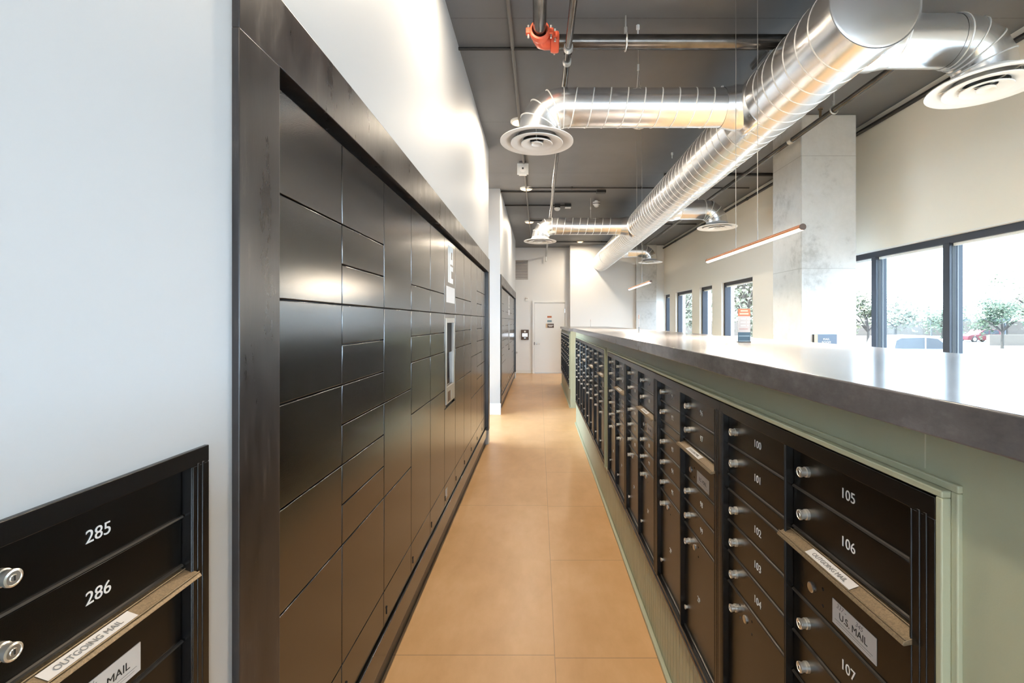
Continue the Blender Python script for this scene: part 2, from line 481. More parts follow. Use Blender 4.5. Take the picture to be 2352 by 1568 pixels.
keym = MB().lathe([(0, -.0015), (.006, -.0015), (.006, .004)], (.035, 0, .315), 10, 'y').box(.0335, .0365, -.0016, .003, .285, .315).mesh('keyhole', M['dark'], smooth=0)

def white_mark(t):
    """the printed mark and the blank notice plate on the kiosk column"""
    x0, x1, z0, z1 = .125, .315, 1.865, 2.140
    w = x1 - x0; h = z1 - z0
    def r(a, b, c, d, m): m.box(x0 + a * w, x0 + b * w, -.0015, .001, z0 + c * h, z0 + d * h)
    m = MB()
    r(0, .18, 0, 1, m); r(.26, .42, 0, 1, m); r(.42, 1, .86, 1, m); r(.42, 1, .52, .66, m); r(.42, .58, .66, .86, m); r(.84, 1, .66, .86, m)
    r(.42, 1, .34, .47, m); r(.42, .62, .12, .34, m); r(.42, 1, 0, .14, m)
    m.build('logo', M['digits'], t, smooth=0)
    MB().box(.06, .385, -.0015, .001, 1.715, 1.835).build('notice_plate', M['sticker'], t, smooth=0)

def kiosk_front(t):
    z1, z0 = LT - 4 * HU - .0035, LT - 9 * HU + .0035
    b0, b1, o0, o1 = .045, .375, .075, .345
    m = MB().box(.004, b0, 0, .018, z0, z1).box(b1, CW - .004, 0, .018, z0, z1).box(b0, b1, 0, .018, 1.60, z1)
    p = m.build('kiosk_panel', M['locker'], t, bevel=.002)
    m = MB().box(b0, o0, -.004, .02, z0 + .02, 1.60).box(o1, b1, -.004, .02, z0 + .02, 1.60).box(o0, o1, -.004, .02, 1.565, 1.60).box(o0, o1, -.004, .02, z0 + .02, 1.095)
    bz = m.build('bezel', M['kiosk'], t, bevel=.002)
    MB().box(.10, .19, -.006, -.0035, .985, 1.06).build('card_slot', M['brown_plate'], bz, bevel=.001)
    MB().box(.23, .32, -.006, -.0035, .985, 1.06).build('scanner_window', M['kiosk'], bz, bevel=.001)
    MB().box(o0, o1, .016, .0185, 1.095, 1.565).build('screen_recess', M['dark'], bz, smooth=0)
    MB().prism([(.014, 1.10), (.0165, 1.10), (.0165, 1.40)], o0 + .002, o1 - .002, 'x').build('touch_screen', M['screen'], bz, smooth=0)

GL = 'parcel locker columns in the black stained surround by mailbox 285'
GF = 'parcel locker columns in the far black surround'
NEAR_L = ['black parcel locker column with six doors at the camera end of the near bank',
          'black locker column of ten small and large doors beside the first six-door column',
          'black locker column of four doors, third from the jamb next to mailbox 285',
          'fourth locker column of near bank, mixed doors, two columns before the white-marked kiosk',
          'fifth locker column of near bank, mixed doors, touching the kiosk on its camera side',
          'locker column with recessed kiosk screen, white mark and white plate, near bank',
          'mixed-door locker column touching the kiosk on its far side, near bank',
          'mixed-door locker column two places beyond the kiosk in the near bank',
          'four-door locker column three places beyond the kiosk in the near bank',
          'ten-door locker column, last but one towards the far end of near bank',
          'six-door locker column against the end jamb by the white pilaster gap']
cols = []
for i, kind in enumerate(ORDER):
    t = thing('parcel_locker', NEAR_L[i], 'locker', (LX, CY0 + i * CW, 0), PI / 2, GL)
    link('carcass', carc, t); k = link('kick_panel', kickm, t); link('keyhole', keym, k)
    R = ROWS[kind]
    for a, b in zip(R, R[1:]):
        if kind == 'kiosk' and a == 4: kiosk_front(t); continue
        h = (b - a) * HU
        dd = link('locker_door', locker_door_mesh(h), t, (0, 0, LT - b * HU))
        if kind == 'kiosk' and a == 0: white_mark(t)
    if kind == 'kiosk': MB().box(.05, .10, -.001, .002, .30, .36).build('asset_sticker', M['sticker'], k, smooth=0)
    cols.append(t)

def surround(off, label):
    s = thing('locker_surround', label, 'surround', (0, off, 0), 0, 'black stained locker surrounds')
    fx0, fx1 = -.72, -.640
    MB().box(fx0, fx1, .972, 1.124, .19, 2.204).build('jamb', M['stained'], s, bevel=.002)
    MB().box(fx0, fx1, 5.775, 5.905, .19, 2.204).build('jamb', M['stained'], s, bevel=.002)
    MB().box(fx0, fx1, .972, 5.905, 2.204, 2.375).build('header', M['stained'], s, bevel=.002)
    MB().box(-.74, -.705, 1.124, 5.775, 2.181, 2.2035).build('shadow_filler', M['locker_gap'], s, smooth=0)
    MB().box(-.70, -.662, .972, 5.86, .125, .237).build('plinth', M['locker'], s, bevel=.002)
    MB().box(-.72, -.690, .972, 5.84, 0, .125).build('toe_kick', M['plastic_dark'], s, smooth=0)
    return s
surround(0, 'black stained wood surround framing the near parcel lockers in the white wall')
surround(OFF, 'black stained wood surround framing the far parcel lockers past the pilaster')

T = tree_of()
ORD = ['first', 'second', 'third', 'fourth', 'fifth', 'sixth', 'seventh', 'eighth', 'ninth', 'tenth', 'eleventh']
for i, t in enumerate(cols):
    c = copy_tree(t, T); c.location = (LX, CY0 + OFF + i * CW, 0); c['group'] = GF
    c['label'] = ('sixth locker column of far bank, with the dark kiosk screen slot' if i == 5 else
                  '%s black locker column of the far bank, counted from the white pilaster corner' % ORD[i])

# ------------------------------------------------------------------ mailbox units (front view local, z measured from the floor)
UW = .763
DL, DR = (.0243, .3716), (.3747, .7180)
RY = .018                                    # doors sit this far behind the frame
FT, FB = 1.3276, .352
Z = [1.296, 1.203, 1.112, 1.067, .975, .882, .790, .383]
def mail_door_mesh(w, h):
    k = ('d', round(w, 4), round(h, 4))
    if k not in _dm:
        m = MB().box(.002, w - .002, .0, .012, .0025, h - .002)
        _dm[k] = m.mesh('mailbox_door', M['black_mail'], bevel=.0009, seg=1)
        _dm[('l',) + k] = MB().prism([(-.0045, .0016), (.0005, .0016), (.0005, .0062), (-.0036, .0050)], .002, w - .002, 'x').mesh('door_lip', M['lip'], smooth=0)
    return _dm[k]
lockm = MB().lathe([(.0085, .001), (.0112, 0), (.0112, -.006), (.0095, -.007), (.0095, -.014), (.0108, -.0150), (.0108, -.0185), (.0085, -.0195), (.0080, -.0185), (.0045, -.0185), (.004, -.0195), (0, -.0195)], n=20, axis='y') \
    .mesh('lock', M['chrome'])
keyslot = MB().box(-.0008, .0008, -.0203, -.0194, -.003, .003).mesh('keyway', M['ink'], smooth=0)
arrowm = MB().lathe([(.0105, .001), (.0105, -.003), (.009, -.0042), (0, -.0042)], n=20, axis='y').mesh('arrow_lock', M['steel'])
knobm = MB().lathe([(.0060, .001), (.0060, -.004), (.0085, -.006), (.0085, -.009), (0, -.0105)], n=16, axis='y').mesh('knob', M['chrome'])
screwm = MB()
for (sx, sz) in ((-.036, .017), (-.036, -.017), (.036, .017), (.036, -.017)):
    screwm.lathe([(.0032, .001), (.0032, -.001), (0, -.0014)], (sx, 0, sz), 10, 'y')
screwm = screwm.mesh('screws', M['frame_mail'])
framem = MB()
framem.box(0, UW, .0, .038, Z[0], FT).box(0, UW, 0, .038, FB, Z[-1]).box(0, DL[0], 0, .035, Z[-1], Z[0]).box(DR[1], UW, 0, .035, Z[-1], Z[0]).box(DL[1], DR[0], 0, .035, Z[-1], Z[0])
for xx in (.006, .014, UW - .028, UW - .016): framem.box(xx - .003, xx + .003, -.0013, .001, Z[-1] - .01, Z[0] + .004)   # extruded ribs of the side trims
for xx in (DL[0] - .003, DR[1] + .004, DL[1] + .004, DR[0] - .004): framem.box(xx - .0015, xx + .0015, -.0012, .001, Z[-1], Z[0])
framem.box(0, UW, -.004, .001, FB, FB + .012)
framem = framem.mesh('frame', M['frame_mail'], bevel=.0012, seg=1)
backm = MB().box(.005, UW - .005, .031, .038, Z[-1], Z[0]).mesh('back_panel', M['dark'], smooth=0)
chutew = DR[1] - DR[0]
ch = MB().prism([(.012, .004), (-.030, -.011), (-.033, -.016), (-.030, -.018), (.012, -.010)], -.010, chutew + .006, 'x')
for k in range(4): ch.prism([(-.004 - k * .0075, .0005 - k * .0027), (-.007 - k * .0075, -.0006 - k * .0027), (-.0055 - k * .0075, .0014 - k * .0027)], -.010, chutew + .006, 'x') if k in (0, 3) else None
chutem = ch.mesh('chute_lid', M['bronze'], bevel=.0006, seg=1)
lab_m = MB().quad((.088, -.0075, -.0018), (.222, -.0075, -.0018), (.222, -.0275, -.0089), (.088, -.0275, -.0089)).mesh('outgoing_sticker', M['sticker'], smooth=0)
om = text_mesh('OUTGOING MAIL', .0125, M['grey_ink'], 'outgoing_lettering', .0001)
om.transform(Matrix.Translation((.152, -.0176, -.0046)) @ Matrix.Rotation(-math.radians(70.5), 4, 'X'))
usm = MB().box(0, .116, -.0012, .001, 0, .047).mesh('mail_plate', M['sticker'], bevel=.0005, seg=1)
ust = text_mesh('U.S. MAIL', .0185, M['ink'], 'mail_lettering', .0002, offset=0)
usl = MB().box(.008, .108, -.0015, -.0011, .0115, .0122).box(.012, .104, -.0015, -.0011, .0070, .0074).mesh('mail_rule', M['grey_ink'], smooth=0)
_num = {}
def number(s, door, x, z, size=.0275):
    if s not in _num: _num[s] = text_mesh(s, size, M['digits'], 'box_number', .0003)
    link('box_number', _num[s], door, (x, -.0006, z))
def hand(s, size, parent, x, z): link('handwriting', text_mesh(s, size, M['grey_ink'], 'handwriting', .0001, shear=.3), parent, (x, -.0014, z))

def mail_unit(label, xf, y_base, rz, nums=None, detail=True, group=None, dz=0):
    t = thing('mailbox_unit', label, 'mailbox', (xf, y_base, dz), rz, group)
    link('frame', framem, t); link('back_panel', backm, t)
    y = RY
    def door(rng, z0, z1, num=None, lock=True, parcel=False, name='mailbox_door'):
        w = rng[1] - rng[0]
        dd = link(name, mail_door_mesh(w, z1 - z0), t, (rng[0], y, z0))
        h = z1 - z0
        link('door_lip', _dm[('l', 'd', round(w, 4), round(z1 - z0, 4))], dd)
        if lock:
            z = h - .048 if parcel else .050
            lk = link('lock', lockm, dd, (.055, 0, z))
            if detail: link('keyway', keyslot, lk) if False else link('keyway', keyslot, dd, (.055, 0, z))
        if parcel:
            link('arrow_lock', arrowm, dd, (.112, 0, h - .044)); link('knob', knobm, dd, (.026, 0, .085))
            if detail: link('screws', screwm, dd, (.112, 0, h - .044))
        if num: number(num, dd, (.182 if not parcel else .155), .047 if not parcel else .19, .0275)
        return dd
    n = list(nums) if nums else [None] * 9
    door(DL, Z[1], Z[0], n[0]); door(DL, Z[2], Z[1], n[1]); door(DL, Z[3], Z[2], lock=False, name='filler_panel')
    door(DL, Z[4], Z[3], n[2]); door(DL, Z[5], Z[4], n[3]); door(DL, Z[6], Z[5], n[4]); door(DL, Z[7], Z[6], '2P' if nums else None, parcel=True)
    door(DR, Z[1], Z[0], n[5]); door(DR, Z[2], Z[1], n[6])
    og = door(DR, .971, Z[2] - .012, lock=False, name='outgoing_door')
    cl = link('chute_lid', chutem, og, (0, 0, Z[2] - .971 - .004))
    link('outgoing_sticker', lab_m, og, (0, 0, Z[2] - .971 - .004))
    pl = link('mail_plate', usm, og, (.138, 0, .017))
    link('arrow_lock', arrowm, og, (.069, 0, .044))
    if detail:
        link('outgoing_lettering', om, og, (0, 0, Z[2] - .971 - .004)); link('mail_lettering', ust, og, (.196, -.0014, .041)); link('mail_rule', usl, og, (.138, 0, .017))
        link('screws', screwm, og, (.069, 0, .044))
    door(DR, .879, .971, n[7]); door(DR, .786, .879, n[8]); door(DR, Z[7], .786, '2P' if nums else None, parcel=True)
    return t, og
MX = .557
GM = 'black mailbox units set in the long green counter'
seqs = [(100, 'black mailbox unit numbered 100 to 108 beside the wide green counter end'), (91, 'black mailbox unit with boxes 91 to 99, next after box 100'),
        (82, 'third mailbox unit from the wide green counter end, before the green post'), (73, 'mailbox unit touching the narrow green post on its camera side')]
y1 = .640
for k, (n0, lab) in enumerate(seqs):
    t, og = mail_unit(lab, MX, y1 + UW * (k + 1), -PI / 2, [str(n0 + j) for j in range(9)], True, GM)
    if k == 0:
        hand('337 -', .013, og, .164, .057); hand('345', .013, og, .212, .056)
BANK1 = (y1, y1 + 4 * UW)
far_labels = ['mailbox unit touching the narrow green post on its far side', 'second mailbox unit beyond the narrow green post in the long counter',
              'third mailbox unit beyond the narrow green post in the long counter', 'mailbox unit at the far corner end of the long counter']
B2 = BANK1[1] + .18
u0, _ = mail_unit(far_labels[0], MX, B2 + UW, -PI / 2, None, False, GM)
T = tree_of()
for k in range(1, 4):
    c = copy_tree(u0, T); c.location = (MX, B2 + UW * (k + 1), 0); c['label'] = far_labels[k]
BANK2 = (B2, B2 + 4 * UW)
B3 = 8.37
l3 = ['mailbox unit next to the grey green end panel of the separate far counter', 'second mailbox unit from the end panel of the separate far counter',
      'third mailbox unit from the end panel of the separate far counter', 'last mailbox unit of the separate far counter, towards the white door']
for k in range(4):
    c = copy_tree(u0, T); c.location = (MX, B3 + UW * (k + 1), 0); c['label'] = l3[k]; c['group'] = 'black mailbox units in the separate far counter'
BANK3 = (B3, B3 + 4 * UW)

# the unit in the white wall, boxes 285 and 286
_, og = mail_unit('black mailbox unit with boxes 285 and 286 set in the white wall', -.648, .894 - UW, PI / 2, ['280', '281', '282', '283', '284', '285', '286', '287', '288'], True, None, .006)
hand('281-', .012, og, .167, .057)

# ------------------------------------------------------------------ green counters
def counter(y0, y1_, banks, label, top_label, x0, x1, ztop, near=False, endx=None):
    t = thing('mailbox_counter', label, 'counter', (0, 0, 0), 0, None)
    FX = .573; BX = .60
    zt = ztop - .052
    MB().box(BX, x1, y0, y1_, 0, zt).build('carcass', M['green'], t, bevel=.002)
    # fascia above, plain posts between and outside the banks
    ya = [y0] + [v for b in banks for v in b] + [y1_]
    sp = banks[0][0] + .034
    m = MB().box(FX, BX, banks[0][0], y1_, FT + .002, zt)
    for a, b in zip(ya[0::2], ya[1::2]): m.box(FX, BX, a, b, 0 if a == y0 or b == y1_ else FB - .002, zt if a == y0 else FT + .002)
    m.build('fascia', M['green'], t, smooth=0)
    if near: MB().box(FX - .0006, FX, sp, sp + .0022, FT + .03, zt).build('joint_line', M['joint'], t, smooth=0)
    # grooved panel below
    m = MB()
    a, b = banks[0][0], banks[-1][1]
    n = int((b - a) / .042); st = (b - a) / n
    for k in range(n): m.box(FX + .002, BX, a + k * st + .0030, a + (k + 1) * st - .0030, 0, FB - .003)
    p = m.build('grooved_panel', M['green'], t, smooth=0)
    MB().box(FX + .010, BX, a, b, 0, FB - .003).build('groove_backing', M['green_dark'], p, smooth=0)
    MB().box(FX - .020, FX + .002, y0 + .001, y1_, 0, .022).build('shoe_moulding', M['green'], t, bevel=.006)
    MB().box(FX - .012, FX + .002, a, b, FB - .018, FB - .003).build('bottom_rail', M['green'], t, bevel=.002)
    for a, b in banks:
        m = MB()
        for (w0, w1, xx) in ((.004, .014, .554), (.014, .025, .566)):
            m.box(xx, FX + .001, a - w1, b + w1, FT + w0, FT + w1)
            m.box(xx, FX + .001, a - w1, a - w0, FB - .016, FT + w0).box(xx, FX + .001, b + w0, b + w1, FB - .016, FT + w0)
        m.build('bank_trim', M['green'], t, bevel=.002)
    top = MB().box(x0, x1 + .03, y0 - .03, y1_ + .03, zt + .0005, ztop).build('countertop', M['counter'], bevel=.003)
    tag(top, top_label, 'countertop', 'grey stone-look worktops')
    return t
counter(-.9, 7.03, [BANK1, BANK2], 'long sage green counter cabinet holding two banks of black mailboxes', 'long grey stone-look worktop on the near green counter', .528, 1.33, 1.472, True)
counter(8.27, 11.50, [BANK3], 'separate far green counter cabinet beyond the walkway gap', 'grey worktop on the separate far counter', .538, 1.69, 1.446)

# ------------------------------------------------------------------ ducts
DXC, DZ, DR_ = 1.823, EYE + 1.73, .2475
def helix(mb, c0, axis, length, R, pitch, rr, n=40, dirn=1):
    turns = length / pitch; N = int(turns * n); path = []
    for i in range(N + 1):
        a = dirn * 2 * PI * i / n; s = length * i / N
        if axis == 'y': path.append((c0[0] + R * math.cos(a), c0[1] + s, c0[2] + R * math.sin(a)))
        else: path.append((c0[0] + s, c0[1] + R * math.cos(a), c0[2] + R * math.sin(a)))
    P = [Vector(p) for p in path]; rings = []
    for i, p in enumerate(P):
        t = (P[min(i + 1, N)] - P[max(i - 1, 0)]).normalized()
        out = (p - Vector((c0[0], p.y, c0[2]) if axis == 'y' else (p.x, c0[1], c0[2]))).normalized()
        w = t.cross(out)
        rings.append([mb.bm.verts.new(p + out * dy + w * dx) for dx, dy in ((-rr * 2, -.001), (-rr, rr), (rr, rr), (rr * 2, -.001))])
    for A, B in zip(rings, rings[1:]):
        for j in range(3): mb.bm.faces.new((A[j], A[j + 1], B[j + 1], B[j]))
    return mb
main = thing('spiral_duct', 'large round galvanised spiral duct running the length of the ceiling', 'duct', (0, 0, 0))
MB().sweep([(DXC, 2.47, DZ), (DXC, 13.41, DZ)], DR_, 64, caps=False).build('duct_tube', M['duct'], main)
helix(MB(), (DXC, 2.6, DZ), 'y', 10.8, DR_, .137, .0030).build('spiral_seam', M['seam'], main, smooth=60)
MB().lathe([(0, 0), (DR_ - .012, 0), (DR_ - .002, .006), (DR_ + .006, .004), (DR_ + .006, .05), (DR_, .052)], (DXC, 2.46, DZ), 64, 'y').build('end_cap', M['duct'], main)
MB().sweep([(DXC, 11.9, DZ), (DXC, 11.96, DZ)], DR_ + .005, 64).build('joint_band', M['duct'], main)

def lathe_ring(mb, prof, c, n=48): return mb.lathe(prof, c, n, 'z', True)
def branch(yy, xe, label, n_seam=True):
    d = 1 if xe > DXC else -1
    t = thing('branch_duct', label, 'duct', (xe, yy, EYE + 1.458), 0, 'round branch ducts with ceiling diffusers')
    r = .15; br = .215
    def L(x, z): return (x - xe, 0, z - (EYE + 1.458))
    x_out = DXC + d * .15; x_el = xe - d * br
    MB().sweep([L(x_out, DZ), L(x_el, DZ)], r, 40, caps=False).build('duct_tube', M['duct'], t)
    if abs(x_el - x_out) > .5:
        s0 = L(min(x_out, x_el) + .02, DZ)
        helix(MB(), s0, 'x', abs(x_el - x_out) - .3, r, .135, .0028, 32, -1).build('spiral_seam', M['seam'], t, smooth=60)
    pts = []
    for k in range(5):
        a = PI / 2 * k / 4
        pts.append(L(x_el + d * br * math.sin(a), DZ - br * (1 - math.cos(a))))
    arc = [L(x_el - d * .03, DZ)] + pts + [L(xe, DZ - br - .05)]
    MB().sweep(arc, r + .002, 40, caps=False).build('gored_elbow', M['duct'], t, smooth=20)
    # crimped seams of the gores
    m = MB()
    for k in range(0, 5):
        a = PI / 2 * k / 4; tx, tz = d * math.cos(a), -math.sin(a); p = pts[k]
        u = Vector((tz, 0, -tx)); w = Vector((0, 1, 0))
        ring = [Vector(p) + (u * (math.cos(q) * (1.02 if 0 < k < 4 else 1)) + w * math.sin(q)) * (r + .003) for q in [2 * PI * j / 40 for j in range(40)]]
        m.sweep([tuple(v) for v in ring], .0050, 6, closed=True)
    m.build('elbow_seam', M['seam'], t)
    # saddle where it leaves the main duct
    m = MB().sweep([L(DXC + d * .11, DZ), L(DXC + d * (DR_ + .005), DZ), L(DXC + d * (DR_ + .03), DZ), L(DXC + d * (DR_ + .10), DZ)], [r + .022, r + .022, r + .014, r + .003], 40, caps=False)
    m.build('takeoff_collar', M['duct'], t, smooth=60)
    m = MB(); R = DR_ + .0035; base = 0 if d > 0 else PI
    na, ny = 14, 2
    def SP(i, j):
        a = base + math.radians(-58 + 116 * i / na); y = -.21 + .42 * j / ny
        return (DXC - xe + R * math.cos(a), y, DZ - (EYE + 1.458) + R * math.sin(a))
    vv = [[m.bm.verts.new(SP(i, j)) for j in range(ny + 1)] for i in range(na + 1)]
    for i in range(na):
        for j in range(ny): m.bm.faces.new((vv[i][j], vv[i + 1][j], vv[i + 1][j + 1], vv[i][j + 1]))
    sd = m.build('saddle_plate', M['duct'], t)
    sm = sd.modifiers.new('thick', 'SOLIDIFY'); sm.thickness = .004; sm.offset = 1
    # diffuser
    df = lathe_ring(MB(), [(.152, .075), (.165, .045), (.215, .020), (.2965, .001), (.2965, -.005), (.262, -.007), (.228, .010), (.19, .022), (.160, .045)], (0, 0, 0)).build('diffuser', M['diffuser'], t)
    lathe_ring(MB(), [(.212, -.012), (.165, -.006), (.115, .016), (.111, .013), (.160, -.011), (.210, -.017)], (0, 0, 0)).build('diffuser_cone', M['diffuser'], df)
    lathe_ring(MB(), [(.128, -.019), (.095, -.012), (.060, .008), (.056, .005), (.090, -.017), (.126, -.024)], (0, 0, 0)).build('diffuser_cone', M['diffuser'], df)
    MB().lathe([(0, -.010), (.030, -.012), (.044, -.026), (.048, -.024), (.046, -.014), (.02, .0), (0, .0)], (0, 0, 0), 32).build('diffuser_button', M['diffuser'], df)
    m = MB()
    for a in range(3):
        q = 2 * PI * a / 3 + .5; c, s = math.cos(q), math.sin(q)
        m.sweep([(.225 * c, .225 * s, .013), (.03 * c, .03 * s, .0)], .005, 6)
    m.build('cone_bracket', M['galv_rod'], df)
    return t
branch(3.69, -.018, 'branch duct with gored elbow and white diffuser above the aisle, near the red couplings')
branch(8.28, .02, 'branch duct and white diffuser above the aisle by the smoke detectors')
branch(2.82, 2.77, 'big branch duct and white diffuser in front of the concrete column')
branch(7.05, 2.76, 'branch duct and diffuser over the pendant lamp beside the column')
branch(11.2, 2.74, 'small branch duct and diffuser by the far concrete column')
branch(12.9, 9, '', False) if False else None

# ------------------------------------------------------------------ sprinkler pipes
PH = EYE + 2.05
cp = thing('sprinkler_main', 'thick dark steel sprinkler pipe crossing below the ceiling', 'pipe', (0, 3.34, PH))
MB().sweep([(.10, 0, 0), (3.0, 0, 0)], .051, 28).build('pipe', M['pipe'], cp)
MB().sweep([(.005, -.10, 0), (.005, -.045, 0), (.018, -.012, 0), (.045, .0, 0), (.11, 0, 0)], .052, 28).build('pipe_elbow', M['red'], cp)
def coupling(parent, c, axis, R=.068):
    m = MB()
    prof = [(R - .012, -.032), (R, -.028), (R + .004, -.015), (R + .004, .015), (R, .028), (R - .012, .032)]
    m.lathe(prof, c, 28, axis, True)
    o = m.build('coupling', M['red'], parent)
    x, y, z = c
    e = {'x': (0, 1, 0), 'y': (1, 0, 0)}[axis]
    for s in (-1, 1):
        px_, py_ = x + e[0] * s * (R + .012), y + e[1] * s * (R + .012)
        mm = MB().box(px_ - .018, px_ + .018, py_ - .018, py_ + .018, z - .020, z + .020); mm.build('coupling_lug', M['red'], o, bevel=.006)
        MB().sweep([(px_, py_, z - .045), (px_, py_, z + .045)], .007, 8).build('bolt', M['galv_rod'], o)
    return o
coupling(cp, (.115, 0, 0), 'x'); coupling(cp, (.005, -.12, 0), 'y'); coupling(cp, (2.98, 0, 0), 'x')
feed = thing('sprinkler_feed', 'sprinkler pipe running overhead from the camera to the red elbow', 'pipe', (.005, -3, PH))
MB().sweep([(0, 0, 0), (0, 6.22, 0)], .046, 24).build('pipe', M['pipe'], feed)

def line_pipe(x, y0, y1_, h, r, label, name='sprinkler_pipe'):
    t = thing(name, label, 'pipe', (x, y0, EYE + h))
    MB().sweep([(0, 0, 0), (0, y1_ - y0, 0)], r, 16).build('pipe', M['pipe'], t)
    return t
a = line_pipe(.212, -3, 13.72, 1.97, .024, 'thin sprinkler pipe running along the aisle ceiling to the door wall')
for yy in (3.28, 3.45): MB().sweep([(0, yy + 3 - .02, 0), (0, yy + 3 + .02, 0)], .033, 16).build('weld_collar', M['galv_rod'], a)
MB().sweep([(0, 6.34, -.005), (0, 6.34, .08)], .03, 14).build('outlet', M['pipe'], a)
MB().sweep([(0, 16.70, .0), (0, 16.72, -.03), (0, 16.72, -.14)], .018, 10).lathe([(0, -.18), (.03, -.17), (.034, -.16), (.012, -.14)], (0, 16.72, 0), 12).build('end_sprinkler', M['galv_rod'], a)
b = line_pipe(2.77, 3.3, 13.2, 1.985, .026, 'sprinkler pipe running past the concrete column on the window side')
for yy in (3.42, 5.0, 8.2): MB().sweep([(0, yy - 3.3 - .03, 0), (0, yy - 3.3 + .03, 0)], .034, 16).build('pipe_collar', M['galv_rod'], b)
MB().sweep([(0, 1.18, .02), (0, 1.18, .10)], .012, 10).lathe([(.022, .10), (.026, .11), (0, .125)], (0, 1.18, 0), 12).build('upright_sprinkler', M['bronze'], b)

def ring_hanger(x, y, z, R, label, tilt=False):
    t = thing('pipe_hanger', label, 'hanger', (x, y, z), 0, 'galvanised pipe hangers')
    m = MB()
    if tilt: pts = [(R * math.cos(q), 0, R * math.sin(q)) for q in [2 * PI * k / 24 for k in range(24)]]
    else: pts = [(0, R * math.cos(q), R * math.sin(q)) for q in [2 * PI * k / 24 for k in range(24)]]
    m.sweep(pts, .006, 6, closed=True).build('loop', M['galv_rod'], t)
    MB().sweep([(0, 0, R), (0, 0, CEIL - z)], .006, 8).build('rod', M['galv_rod'], t)
    MB().sweep([(0, 0, R), (0, 0, R + .05)], .012, 8).build('nut', M['galv_rod'], t)
ring_hanger(.636, 3.34, PH, .058, 'loop hanger holding the thick crossing sprinkler pipe')
ring_hanger(2.77, 4.27, EYE + 1.985, .036, 'loop hanger on the window side pipe before the column', True)
ring_hanger(2.77, 7.9, EYE + 1.985, .036, 'loop hanger on the window side pipe past the column', True)

def wire(x, y, ztop, zbot, label):
    t = thing('wire_hanger', label, 'hanger', (x, y, zbot), 0, 'thin wire duct hangers')
    H = ztop - zbot
    MB().sweep([(0, 0, H * .45), (0, 0, H)], .0022, 6).build('wire', M['galv_rod'], t)
    m = MB()
    pts = [(0, .153 * math.cos(q), -.153 + .153 * math.sin(q)) for q in [PI * k / 16 for k in range(17)]]
    m.sweep([(0, 0, H * .45)] + [(0, .06, .0), (0, .10, -.03)], .0018, 6, caps=False).sweep([(0, 0, H * .45), (0, -.06, .0), (0, -.10, -.03)], .0018, 6, caps=False)
    m.build('wire_loop', M['galv_rod'], t)
    MB().box(-.008, .008, -.006, .006, H * .42, H * .56).build('wire_lock', M['galv_rod'], t, bevel=.002)
wire(.805, 3.69, CEIL, DZ + .152, 'wire hanger on the branch duct nearest the red couplings'.replace('nearest', 'beside'))
wire(.94, 8.28, CEIL, DZ + .152, 'wire hanger on the branch duct by the smoke detectors')

# ------------------------------------------------------------------ conduits and things on the ceiling
def conduit(pts, r, mat, label, name='ceiling_conduit', clips=()):
    t = thing(name, label, 'conduit', pts[0])
    o = Vector(pts[0])
    MB().sweep([tuple(Vector(p) - o) for p in pts], r, 10).build('tube', mat, t)
    for c in clips:
        c = Vector(c) - o
        MB().box(c.x - .012, c.x + .012, c.y - .03, c.y + .03, c.z - r - .004, c.z + r + .004).build('clip', mat, t, bevel=.003)
    return t
hc = CEIL - .022
conduit([(-.215, -2, hc), (-.215, 12.3, hc)], .016, M['conduit_grey'], 'grey painted conduit running along the ceiling through the round downlights')
conduit([(WL, 3.71, hc), (1.85, 3.71, hc), (1.88, 3.74, hc), (1.88, 4.0, hc)], .013, M['black_iron'], 'black conduit crossing behind the thick sprinkler pipe')
t = conduit([(WL, 7.80, hc), (.98, 7.80, hc), (1.0, 7.80, hc)], .017, M['black_iron'], 'black conduit ending in a black box before the detectors')
MB().box(1.64, 1.80, -.05, .05, -.025, .02).build('junction_box', M['black_iron'], t, bevel=.004)
conduit([(-.2, 7.58, hc), (3.5, 7.58, hc)], .010, M['black_iron'], 'thin black conduit crossing the ceiling with small clips', clips=((.55, 7.58, hc), (1.7, 7.58, hc)))
t = conduit([(WL, 8.72, hc), (.62, 8.72, hc)], .014, M['black_iron'], 'black conduit carrying the small white dome lamp')
MB().box(.955, 1.06, -.05, .05, -.045, .02).build('junction_box', M['black_iron'], t, bevel=.004)
MB().box(1.15, 1.27, -.05, .05, -.035, .02).build('junction_box', M['black_iron'], t, bevel=.004)
MB().sweep([(1.05, 0, 0), (1.16, 0, 0)], .012, 8).build('link_tube', M['black_iron'], t)
MB().lathe([(.048, -.045), (.06, -.055), (.052, -.085), (.03, -.10), (0, -.106)], (1.005, 0, 0), 20).build('dome_lens', M['plastic_white'], t)
MB().box(1.155, 1.265, -.045, .045, -.05, -.034).build('sensor_cover', M['plastic_white'], t, bevel=.003)
conduit([(-.2, 10.04, hc), (1.9, 10.04, hc)], .012, M['black_iron'], 'short black conduit meeting the third downlight from the camera')
conduit([(-.2, 12.72, hc), (2.0, 12.72, hc)], .014, M['black_iron'], 'black conduit close to the back wall carrying a downlight', clips=((1.75, 12.72, hc),))
conduit([(1.9, 6.9, hc), (3.6, 6.9, hc)], .022, M['black_iron'], 'thick black conduit between the big duct and window wall')
conduit([(1.9, 10.4, hc), (3.6, 10.4, hc)], .013, M['black_iron'], 'thin black conduit on the window side past the second diffuser')
hw = EYE + 2.155
conduit([(WR - .03, YF + .2, hw), (WR - .03, 13.38, hw)], .022, M['black_iron'], 'black conduit running along the top of the window wall', clips=[(WR - .03, q, hw) for q in (8.0, 10.2, 12.2)])

